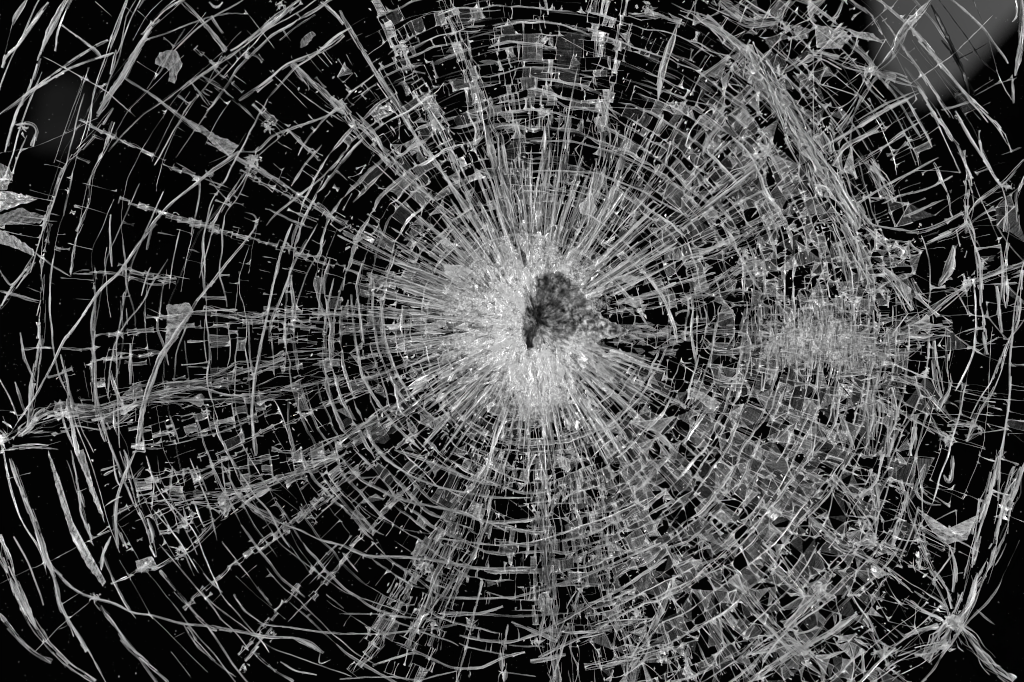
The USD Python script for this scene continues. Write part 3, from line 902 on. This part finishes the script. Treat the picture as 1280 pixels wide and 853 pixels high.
for i in range(len(radii) - 1):
    r = radii[i]; cell = 2 * np.pi * r / SP; k = rng.uniform(0, 1)
    prev = None
    while k < SP:
        mid = polar((r + radii[i + 1]) / 2, spoke[int(k) % SP]); D = float(dens(*mid)) if inframe(*mid, 20) else 0
        # strips along which the breaks crowd, running outward like spokes
        crowd = 0.35 + 1.5 * meshkit.noise(np.array([math.cos(spoke[int(k) % SP]) * 7 + 50, math.sin(spoke[int(k) % SP]) * 7 + 50, r / 260.0]), 12) ** 2 * 1.6
        held = int(there[i, int(k) % SP]) + int(there[i + 1, int(k) % SP])
        if D and not in_smear(*mid) and rng.random() < np.clip((D - 0.125) * 3.8 * crowd, 0, 0.97) * (0.22, 0.75, 1.0)[held]:
            kk = int(k); A, B = ring_pt(i, kk, k - kk), ring_pt(i + 1, kk, k - kk + rng.normal() * 0.12)
            B = A + (B - A) * (1.0 if rng.random() < 0.8 else rng.uniform(0.4, 1.6))
            w = rng.choice([0.7, 1.0, 1.5, 2.6, 4.4], p=[.26, .24, .22, .17, .11])
            ribbon(fine, [A, (A + B) / 2 + rng.normal(size=2) * 0.6, B], w, rng.uniform(0.3, 0.85), rng.choice(['f', 's']), jit=0.25, step=3.0)
            if prev is not None and (k - prev[2]) * cell < 26 and held == 2 and rng.random() < (D - 0.1) * 1.5:
                plate(fine, concave(np.array([prev[0], A, B, prev[1]])), rng.choice([0.05, 0.11, 0.2, 0.36], p=[.4, .36, .2, .04]) * rng.uniform(0.7, 1.3), curve=False, tilt=rng.uniform(0.5, 5), rim=1.2, fib=spoke[kk % SP] + rng.choice([0, np.pi / 2]))
            if there[i, kk % SP] and rng.random() < 0.5 * (D > 0.15):
                h = spoke[kk % SP]; web(fine, A[0], A[1], h, h + rng.choice([-1, 1]) * np.pi / 2, rng.uniform(3, 9), rng.uniform(3, 9), rng.uniform(0.3, 0.6))
            prev = (A, B, k)
        k += np.clip(rng.exponential(9.5 / cell), 2.5 / cell, 60 / cell)

# fine striations: faint parallel arcs close together, above the impact and to its upper right
for cx, cy, sx, sy, n_ in ((690, 85, 105, 40, 210), (905, 75, 60, 45, 150), (560, 95, 55, 50, 70), (1080, 190, 35, 50, 70), (690, 165, 60, 20, 50)):
    for _ in range(int(n_ * 0.45)):
        x, y = rng.normal(cx, sx), rng.normal(cy, sy); r = math.hypot(x - C0[0], y - C0[1]); a = math.atan2(y - C0[1], x - C0[0]); sp = rng.uniform(15, 75) / r
        tilt_ = rng.normal() * 4; P = [polar(r + tilt_ * u, a + sp * u) for u in (-0.5, -0.25, 0, 0.25, 0.5)]
        ribbon(fine, P, rng.choice([0.7, 1.0, 2.5, 5.5], p=[.5, .25, .17, .08]), rng.uniform(0.08, 0.28), 'l', jit=0.2, edge=0.25)
# the fan of splinters round the impact
for _ in range(430):
    a = rng.uniform(0, 2 * np.pi); r0 = rng.uniform(48, 120) + 12 * rng.random(); ln = rng.uniform(25, 85) * (1.45 if math.sin(a) < 0.2 else 1)
    if (a < 0.25 or a > 6.15) and rng.random() < 0.7: continue
    if rng.random() < 0.18: ln *= 1.7
    th = np.array([0, 0.5, 1.0]); rr = r0 + th * ln
    pts = np.array([polar(x, a + rng.normal() * 0.012) for x in rr])
    if any(in_smear(*p) for p in pts) and rng.random() < 0.88 or any(PITP.contains(Point(*p)) for p in pts): continue
    ribbon(fine, pts, rng.choice([1.0, 1.5, 2.5, 4.0, 6.0], p=[.28, .27, .22, .15, .08]), rng.uniform(0.3, 0.8), rng.choice(['l', 's', 'r']), jit=0.35)
for _ in range(150):                        # bold tapering shards standing out of the crushed rim
    a = rng.uniform(0, 2 * np.pi); up = np.sin(a) < 0.15
    if abs(a) < 0.2 or a > 6.1: continue
    r0 = rng.uniform(62, 112); ln = rng.uniform(35, 80) * (1.5 if up else 1.0); da = rng.normal() * 0.03
    P = [polar(r0 + t * ln, a + da * t) for t in (0, 0.5, 1.0)]
    if any(in_smear(*p) for p in P) and rng.random() < 0.9 or any(PITP.contains(Point(*p)) for p in P): continue
    ribbon(fine, P[::-1], rng.uniform(4.5, 11), rng.uniform(0.3, 0.62), 's', jit=0.5, edge=1.5)
    ribbon(fine, [p + rng.normal(size=2) for p in P], rng.uniform(1, 2.2), 1.0, 'l', jit=0.3)
# lengths of radial crack between rings, more where the pane is finer broken
def tick(x, y, D):
    v = np.array([x, y]) - C0; rad = np.linalg.norm(v); a = math.atan2(v[1], v[0]) + rng.normal() * 0.05
    ln = rng.uniform(6, 20); e = np.array([math.cos(a), math.sin(a)]) * ln / 2; c = np.array([x, y])
    ribbon(fine, [c - e, c + rng.normal(size=2) * 0.8, c + e], rng.choice([0.9, 1.3, 2.0, 3.2], p=[.35, .3, .22, .13]), rng.uniform(0.2, 0.6), rng.choice(['r', 'l']), jit=0.4, step=3.0)
n = 0
while n < 30:
    x, y = rng.uniform(0, 1280), rng.uniform(0, 853); D = float(dens(x, y))
    if rng.random() < max(0, D - 0.13) * 2.2: tick(x, y, D); n += 1
# the net of ring and radial cracks that join one another, finer where the pane is finer broken, with webs at its knots
from scipy.spatial import Delaunay
pts, ring_of = [], []
r, ri = 118.0, 0
while r < 700:
    N = 58 * 2 ** int(math.log2(r / 100)); ph = 0.0
    for k in range(N):
        a = 2 * np.pi * k / N + rng.normal() * 0.16 * 2 * np.pi / N; rr = r + rng.normal() * 1.8
        x, y = polar(rr, a)
        if not inframe(x, y, 30): continue
        D = float(dens(x, y)); rt = x > 860 or (x > 700 and y > 520)
        if rng.random() < (np.clip((D - 0.16) * 2.0, 0, 0.7) if rt else 0.0):
            j = (1.5 if rt else 1.0); pts.append((x + rng.normal() * j, y + rng.normal() * j)); ring_of.append(ri)
    r += rng.uniform(10, 16); ri += 1
pts = np.array(pts)
tris = Delaunay(pts).simplices
ring_w = rng.lognormal(0.25, 0.5, ri + 1)
seen = set(); knot_dirs = {}
for tri in tris:
    P3 = pts[tri]; cen = P3.mean(0); D = float(dens(*cen)); rt = cen[0] > 860 or (cen[0] > 700 and cen[1] > 520)
    ar = Polygon(P3).area; longest = max(np.hypot(*(P3[i] - P3[(i + 1) % 3])) for i in range(3))
    if longest < 60 and ar > 12 and rng.random() < (D - 0.1) * (0.9 if rt else 0.3):
        a = math.atan2(cen[1] - C0[1], cen[0] - C0[0])
        plate(fine, concave(cen + (P3 - cen) * 1.06), rng.choice([0.06, 0.12, 0.2, 0.34], p=[.36, .32, .22, .10]) * rng.uniform(0.7, 1.3), curve=False, tilt=rng.uniform(0.5, 5), rim=1.0, fib=a + rng.choice([0, np.pi / 2]) + rng.normal() * 0.25)
    for i in range(3):
        e = tuple(sorted((int(tri[i]), int(tri[(i + 1) % 3]))))
        if e in seen: continue
        seen.add(e); A, B = pts[e[0]], pts[e[1]]; L = np.hypot(*(A - B)); m = (A + B) / 2; D = float(dens(*m))
        v = (m - C0) / np.linalg.norm(m - C0); along = abs(v @ (B - A)) / max(L, 1e-6)
        kind = 'rad' if along > 0.88 else 'ring' if along < 0.35 else 'dia'
        rt = m[0] > 860 or (m[0] > 700 and m[1] > 520)
        if L > 64 or rng.random() > {'rad': 0.8, 'ring': 0.7, 'dia': 0.22 if rt else 0.08}[kind]: continue
        w = ring_w[ring_of[e[0]]] * rng.uniform(0.7, 1.4) if kind == 'ring' else rng.choice([0.8, 1.1, 1.7, 2.8, 4.2], p=[.32, .28, .2, .13, .07])
        bow = rng.normal() * (0.11 if kind != 'ring' else 0.04) * min(L, 14); nn = np.array([-(B - A)[1], (B - A)[0]]) / max(L, 1e-6)
        ribbon(fine, [A, A * 0.75 + B * 0.25 + nn * bow * 0.75, m + nn * bow, A * 0.25 + B * 0.75 + nn * bow * 0.75, B], min(w, 5) * (1.25 if rt else 1.0), rng.uniform(0.22, 0.62), 'f', jit=0.3, step=3.5)
        for q, o in ((e[0], B - A), (e[1], A - B)): knot_dirs.setdefault(q, []).append(math.atan2(o[1], o[0]))
for q, ds in knot_dirs.items():
    if len(ds) < 2 or rng.random() < 0.35: continue
    ds = sorted(ds); k = int(rng.integers(0, len(ds))); a1, a2 = ds[k], ds[(k + 1) % len(ds)]
    if abs((a2 - a1 + np.pi) % (2 * np.pi) - np.pi) < 0.35: continue
    web(fine, pts[q][0], pts[q][1], a1, a2, rng.uniform(3, 10), rng.uniform(3, 10), rng.uniform(0.28, 0.6))

# a second, finer net lies behind it where the pane is broken smallest
q2 = []
while len(q2) < 2900:
    a, r = rng.uniform(0, 2 * np.pi), rng.uniform(105, 660)
    N = 70 * 2 ** int(math.log2(r / 100)); a = (np.round(a * N / (2 * np.pi)) + rng.normal() * 0.13) * 2 * np.pi / N; r = np.round(r / 9) * 9 + rng.normal() * 1.0
    x, y = polar(r, a)
    if not inframe(x, y): continue
    if rng.random() < max(0, float(dens(x, y)) - (0.24 if x < 820 else 0.2)) * 4: q2.append((x, y))
q2 = np.array(q2); seen = set()
for tri in Delaunay(q2).simplices:
    P3 = q2[tri]
    if rng.random() < 0.16 and max(np.hypot(*(P3[i] - P3[i - 1])) for i in range(3)) < 24:
        plate(fine, concave(P3), rng.uniform(0.08, 0.4), curve=False, tilt=rng.uniform(0.5, 4), rim=1.3, fib=rng.uniform(0, 3.14))
    for i in range(3):
        e = tuple(sorted((int(tri[i]), int(tri[(i + 1) % 3]))))
        if e in seen: continue
        seen.add(e); A, B = q2[e[0]], q2[e[1]]; L = np.hypot(*(A - B)); m = (A + B) / 2
        v = (m - C0) / np.linalg.norm(m - C0); along = abs(v @ (B - A)) / max(L, 1e-6)
        if L > 24 or rng.random() > (0.66 if along > 0.88 or along < 0.35 else 0.1): continue
        ribbon(fine, [A, m + rng.normal(size=2) * 0.8, B], rng.choice([0.7, 1.0, 1.5, 2.4], p=[.36, .32, .2, .12]), rng.uniform(0.3, 0.8), 'f', jit=0.3, step=3.5)

# the second, smaller crushed place at the right: fine upright slivers packed side by side
for _ in range(700):
    x, y = rng.normal(1022, 50), rng.normal(424 + 0 * 1, 25)
    a = math.atan2(y - C0[1], x - C0[0]) + np.pi / 2 + rng.normal() * 0.12; L = rng.uniform(6, 24); e = np.array([math.cos(a), math.sin(a)]) * L / 2
    if rng.random() < 0.2: e = np.array([-e[1], e[0]])
    c = np.array([x, y])
    ribbon(fine, [c - e, c + rng.normal(size=2) * 0.5, c + e], rng.choice([0.8, 1.2, 2.0, 3.5], p=[.3, .3, .25, .15]), rng.uniform(0.5, 1.0), rng.choice(['f', 'r', 's']), jit=0.3, step=3)

# webs where drawn cracks cross
tree = STRtree(lines); web_mb = []
for i, l in enumerate(lines):
    for j in tree.query(l):
        if j <= i: continue
        x = l.intersection(lines[j])
        for p in getattr(x, 'geoms', [x]):
            if p.geom_type != 'Point' or rng.random() < 0.35: continue
            def heading(c):
                s = c.project(p); a, b = c.interpolate(max(0, s - 3)), c.interpolate(min(c.length, s + 3)); return math.atan2(b.y - a.y, b.x - a.x)
            h1, h2 = heading(l), heading(lines[j])
            for _ in range(rng.integers(1, 3)):
                web(fine, p.x, p.y, h1 + math.pi * rng.integers(0, 2), h2 + math.pi * rng.integers(0, 2), rng.uniform(3, 11), rng.uniform(3, 9), rng.uniform(0.25, 0.55))

glint = MB()
for _ in range(9000):                        # small bright nicks and steps on the broken edges
    x, y = rng.uniform(0, 1280), rng.uniform(0, 853); D = float(dens(x, y)); R = math.hypot(x - C0[0], y - C0[1])
    if rng.random() > max(0, D - 0.19) * 1.7 or R < 60 or in_smear(x, y) or (R < 135 and rng.random() < 0.6): continue
    a = math.atan2(y - C0[1], x - C0[0]) + (np.pi / 2 if rng.random() < 0.4 else 0) + rng.normal() * 0.3; L = rng.uniform(1.2, 5.5); e = np.array([math.cos(a), math.sin(a)]) * L
    ribbon(glint, [(x, y), (x + e[0] / 2 + rng.normal() * 0.4, y + e[1] / 2 + rng.normal() * 0.4), (x + e[0], y + e[1])], rng.uniform(0.7, 2.4), 1.0, 'l', jit=0.2, step=1.5, depth=FRONT + rng.uniform(0.1, 1.0), h=rng.uniform(1, 5))

for _ in range(130):                          # torn, sooty crumbs and low ridges in the place right of the hole
    x, y = rng.normal(806, 40), rng.normal(419, 11)
    if not in_smear(x, y, 1.1) or PITP.contains(Point(x, y)): continue
    k = rng.integers(4, 7); th = np.sort(rng.uniform(0, 2 * np.pi, k)); q_ = np.stack([np.cos(th) * rng.uniform(3, 11), np.sin(th) * rng.uniform(2, 5)], 1) + [x, y]
    if Polygon(q_).area > 4: plate(fine, q_, rng.uniform(0.04, 0.26), curve=False, tilt=rng.uniform(1, 4), rim=1.6)
    if rng.random() < 0.5: ribbon(fine, [(x - rng.uniform(4, 14), y + rng.normal() * 2), (x, y), (x + rng.uniform(4, 14), y + rng.normal() * 3)], rng.uniform(0.8, 2), rng.uniform(0.1, 0.4), 'l', jit=0.7, step=3)

# ---------------------------------------------------------------- the impact crater
crater = MB()
gx, gy = np.meshgrid(np.arange(540, 852, 1.1), np.arange(275, 545, 1.1))
def inside(poly, x, y): 
    import shapely
    return shapely.contains_xy(Polygon(poly), x, y)
def sdist(poly, x, y):
    import shapely
    pl = Polygon(poly); p = shapely.points(x, y)
    return np.where(shapely.contains(pl, p), -1, 1) * shapely.distance(pl.exterior, p)
def crater_depth(x, y):
    rx, ry = x - C0[0], y - C0[1]; R = np.hypot(rx, ry); ang = np.arctan2(ry, rx)
    nz = meshkit.fbm(np.stack([x / 9, y / 9, 0 * x], -1), 4, 3) - 0.5
    rad = meshkit.fbm(np.stack([ang * 22, R / 30, 0 * x + 5], -1), 3, 8) - 0.5
    d = 3 + 11 * (meshkit.fbm(np.stack([x / 26, y / 26, 0 * x + 1], -1), 2, 14) - 0.5) + 9 * np.clip((105 - R) / 60, 0, 1) ** 1.2 + 5.0 * nz + 5.0 * rad * np.clip((R - 25) / 40, 0, 1)
    # the bright ridge on the left of the hole stands towards the viewer
    ridge = np.clip(1 - np.abs(x - (651 + 4 * np.sin(y / 11))) / 46, 0, 1) * (x < 657) * np.clip((y - 345) / 18, 0, 1) * np.clip((448 - y) / 18, 0, 1)
    d -= 8 * ridge ** 1.3
    s = sdist(PIT, x.ravel(), y.ravel()).reshape(x.shape) + 8 * (meshkit.fbm(np.stack([x / 6, y / 6, 0 * x + 3], -1), 3, 31) - 0.5)
    k = np.clip(-s / 2.6 + 0.1, 0, 1)
    a2 = np.arctan2(y - 400, x - 672)
    fl = 40 + 12 * (meshkit.fbm(np.stack([a2 * 7, np.hypot(x - 672, y - 400) / 9, 0 * x + 2], -1), 4, 5) - 0.5) + 7 * (meshkit.fbm(np.stack([x / 4, y / 4, 0 * x], -1), 3, 9) - 0.5)
    fl -= 22 * np.clip(1 - np.hypot(x - 676, (y - 421)) / 15, 0, 1) ** 0.6
    fl -= 30 * np.clip((y - 414) / 24, 0, 1)
    fl += 10 * np.clip(1 - np.hypot((x - 668) / 14, (y - 392) / 18), 0, 1) 
    return d * (1 - k) + fl * k, s, R, nz
gd, gs, gR, gn = crater_depth(gx, gy)
jx, jy = rng.normal(size=gx.shape) * 0.28, rng.normal(size=gx.shape) * 0.28
ang = np.arctan2(gy - C0[1], gx - C0[0])
edge_r = 114 + 28 * (meshkit.fbm(np.stack([np.cos(ang) * 6 + 9, np.sin(ang) * 6 + 9, 0 * ang], -1), 4, 2) - 0.5) * 2
edge_r -= 22 * np.clip(np.cos(ang - 0.15), 0, 1) ** 3
fr = np.clip((edge_r - gR) / 46, -0.6, 1.0) * 1.15
fib = meshkit.fbm(np.stack([np.arctan2(gy - 402, gx - 672) * 6, np.hypot(gx - 672, gy - 402) / 14, 0 * gx + 2], -1), 4, 5) * 0.5 + 0.5 * meshkit.fbm(np.stack([gx / 5, gy / 5, 0 * gx], -1), 3, 6)
hole = np.clip(1 - np.hypot((gx - 672) / 17, (gy - 392) / 16), 0, 1) + np.clip(1 - np.hypot((gx - 690) / 16, (gy - 401) / 7), 0, 1)
pocket = meshkit.fbm(np.stack([gx / 16, gy / 16, 0 * gx + 9], -1), 3, 21)
fr = fr - 2.6 * np.clip(pocket - 0.55, 0, 1) * np.clip((gR - 45) / 30, 0, 1) - 1.3 * np.clip((gx - 745) / 30, 0, 1) * np.clip(1.4 - np.abs(gy - 419 - (gx - 806) * 0.1) / 22, 0, 1)
fr = np.where(gs < 1, 1.0, fr)
idx = np.arange(gx.size).reshape(gx.shape)
a, b, c, d = idx[:-1, :-1].ravel(), idx[:-1, 1:].ravel(), idx[1:, 1:].ravel(), idx[1:, :-1].ravel()
ff = np.vstack([np.stack([a, d, c], 1), np.stack([a, c, b], 1)])
frv = fr.ravel(); sv = gs.ravel()
keep = frv[ff].max(1) > -0.25
pit_face = keep & (sv[ff].max(1) < 0.5)
def submesh(mask):
    f = ff[mask]; u, inv = np.unique(f, return_inverse=True)
    m = MB(); m.add(W((gx + jx).ravel()[u], (gy + jy).ravel()[u], gd.ravel()[u]), inv.reshape(-1, 3), frv[u], np.stack([gx.ravel()[u], gy.ravel()[u]], 1)); return m
rim_m, pit_m = submesh(keep & ~pit_face), submesh(pit_face)
pv = pit_m.v[0]; px, py = pv[:, 0] / S + 640, 426.5 - pv[:, 2] / S
pit_m.u = [np.stack([np.arctan2(py - 404, px - 668) * 9, np.hypot(px - 668, py - 404) / 11], 1)]

crush2 = MB()
hx, hy = np.meshgrid(np.arange(925, 1130, 1.6), np.arange(370, 485, 1.6))
h_n = meshkit.fbm(np.stack([hx / 5, hy / 16, 0 * hx], -1), 4, 41); hR = np.hypot((hx - 1018) / 88, (hy - 426) / 42)
h_d = 5 + 7 * (h_n - 0.5); h_f = np.clip((1 - hR) * 1.1, -0.5, 0.75) + 1.1 * (meshkit.fbm(np.stack([hx / 12, hy / 14, 0 * hx], -1), 3, 43) - 0.5) - 0.12
hi_ = np.arange(hx.size).reshape(hx.shape); a, b, c, d = hi_[:-1, :-1].ravel(), hi_[:-1, 1:].ravel(), hi_[1:, 1:].ravel(), hi_[1:, :-1].ravel()
hf = np.vstack([np.stack([a, d, c], 1), np.stack([a, c, b], 1)]); hf = hf[(h_f.ravel()[hf].max(1) > -0.3) & (hR.ravel()[hf].max(1) < 1.1)]
u_, inv_ = np.unique(hf, return_inverse=True)
crush2.add(W(hx.ravel()[u_], hy.ravel()[u_], h_d.ravel()[u_]), inv_.reshape(-1, 3), h_f.ravel()[u_], np.stack([hx.ravel()[u_], hy.ravel()[u_]], 1))

# crushed chips round the hole
chip_mbs = []
for _ in range(1100):
    a = rng.uniform(0, 2 * np.pi); R = 36 + abs(rng.normal()) * 48
    x, y = polar(R, a)
    if PITP.buffer(2).contains(Point(x, y)): continue
    if in_smear(x, y) and rng.random() < 0.85: continue
    m = MB(); k = rng.integers(4, 7); th = np.sort(rng.uniform(0, 2 * np.pi, k)); s = rng.uniform(1.5, 6.0) if rng.random() < 0.75 else rng.uniform(6, 14)
    q = np.stack([np.cos(th) * s * rng.uniform(1, 2.0), np.sin(th) * s * 0.6], 1)
    st = a + rng.normal() * 0.25; q = q @ np.array([[math.cos(st), math.sin(st)], [-math.sin(st), math.cos(st)]]) + [x, y]
    if Polygon(q).area < 3: continue
    plate(m, q, rng.uniform(0.12, 0.6), depth=rng.uniform(FRONT, 5), curve=False, tilt=rng.uniform(1, 4), rim=1.5, fib=a)
    chip_mbs.append((Polygon(q).area, m))
chip_mbs.sort(key=lambda t: -t[0])

# ---------------------------------------------------------------- clear pieces of glass between the cracks
frame = box(-14, -14, 1294, 867)
net = unary_union([frame.boundary] + [l.intersection(frame) for l in lines])
cells = []
for c in polygonize(net):
    if c.area < 150 or c.buffer(-1.2).is_empty: continue
    c = c.simplify(0.8).buffer(-0.5, join_style=2)
    for g in getattr(c, 'geoms', [c]):
        if g.area > 150 and g.distance(Point(*C0)) > 62: cells.append(g)
cells.sort(key=lambda g: -g.area)

# ---------------------------------------------------------------- assemble
pane = thing('shattered_glass_pane', 'shattered laminated glass pane with a crushed white impact crater and cracks radiating all round', 'glass pane')
crush_rim = rim_m.build(pane, 'impact_crater', M['crush'], smooth=True)
pit_m.build(str(crush_rim.GetPath()), 'crater_hole', M['torn'], smooth=True, label='deep dark hole in the middle of the crater')
crush2.build(pane, 'crushed_patch', M['crush'], smooth=True, label='pale crushed patch right of the crater')
for _, m in chip_mbs[:280]: m.build(pane, 'crushed_chip', M['chip'])
rest = MB()
for _, m in chip_mbs[280:]: rest.join(m)
rest.build(pane, 'small_crushed_chips', M['chip'], kind='stuff')
def parts(lst, name, mat, stuff):
    lst = [m for m in lst if m.n]
    lst.sort(key=lambda m: -m.n)
    for m in lst[:290]: m.build(pane, name, mat)
    r = MB()
    for m in lst[290:]: r.join(m)
    r.build(pane, stuff, mat, kind='stuff')
parts(radial_mb, 'radial_crack', M['crack'], 'small_radial_cracks')
parts(ring_mb, 'ring_crack', M['crack'], 'small_ring_cracks')
parts(flake_mb, 'glass_flake', M['chip'], 'small_flakes')
parts(split_mb, 'splinter_cluster', M['chip'], 'small_splinters')
parts(gap_mb, 'dark_crack', M['dark_gap'], 'small_dark_cracks')
fine.build(pane, 'fine_cracks', M['crack'], kind='stuff')
glint.build(pane, 'bright_nicks', M['nick'], kind='stuff')
veil.build(pane, 'frosted_patch', M['crack'], kind='stuff')
def prism(g):
    m = trimesh.creation.extrude_polygon(g, FRONT - 0.5, engine='earcut'); v = m.vertices
    mb = MB(); mb.add(W(v[:, 0], v[:, 1], v[:, 2] + 0.1), m.faces[:, ::-1] if False else m.faces, np.zeros(len(v)), v[:, :2]); return mb
small = MB()
for i, g in enumerate(cells):
    m = prism(g)
    if i < 290: m.build(pane, 'glass_shard', M['glass'])
    else: small.join(m)
small.build(pane, 'small_glass_shards', M['glass'], kind='stuff')

# glass dust on the front of the pane
dust = MB(); oc = np.array([[1, 0, 0], [-1, 0, 0], [0, 1, 0], [0, -1, 0], [0, 0, 1], [0, 0, -1.0]]); of = np.array([[0, 2, 4], [2, 1, 4], [1, 3, 4], [3, 0, 4], [2, 0, 5], [1, 2, 5], [3, 1, 5], [0, 3, 5]])
for _ in range(5200):
    s = 0.16 + 0.22 * rng.exponential()
    if s > 1.3: continue
    v = oc * s * rng.uniform(0.5, 1.3, 3); x, y = rng.uniform(-5, 1285), rng.uniform(-5, 858)
    dust.add(W(x + v[:, 0], y + v[:, 1], -0.3 + v[:, 2] * 0.4), of, np.zeros(6), v[:, :2])
p = dust.build('/World', 'glass_dust', M['dust'], kind='stuff')
tag(p, label='fine grey glass dust scattered over the front of the pane', category='dust')

# ---------------------------------------------------------------- behind the pane
def slab(name, outline, d, th, mat, **k):
    m = trimesh.creation.extrude_polygon(Polygon(outline).buffer(12).buffer(-6), th, engine='earcut'); v = m.vertices
    pr = usdkit.mesh(stage, path_for('/World', name), trimesh.Trimesh(W(v[:, 0], v[:, 1], d + v[:, 2]), m.faces, process=False), mat).GetPrim()
    tag(pr, **k); return pr
def back(pts, d):                          # a drawn outline as it stands d half millimetres behind the pane
    k = 1 + d * S / DIST; return [(640 + (x - 640) * k, 426.5 + (y - 426.5) * k) for x, y in pts]
slab('grey_board', back([(1075, -200), (1400, -200), (1300, -20), (1235, 50), (1190, 100), (1150, 125), (1105, 80)], 1700), 1700, 8, M['panel'],
     label='plain grey board out of focus behind the glass beside the large curved crack', category='board')
slab('dim_shape', back([(55, 112), (85, 100), (112, 118), (108, 160), (85, 185), (45, 180)], 1750), 1750, 30, M['dim'],
     label='dim grey rounded shape out of focus behind the sparsely cracked glass at upper left', category='shape')
bd = trimesh.creation.box((6, 0.02, 4)); bd.apply_translation((0, 1.1, 0))
tag(usdkit.mesh(stage, '/World/backdrop', bd, M['black']).GetPrim(), kind='structure', label='black backdrop behind the broken glass', category='backdrop')
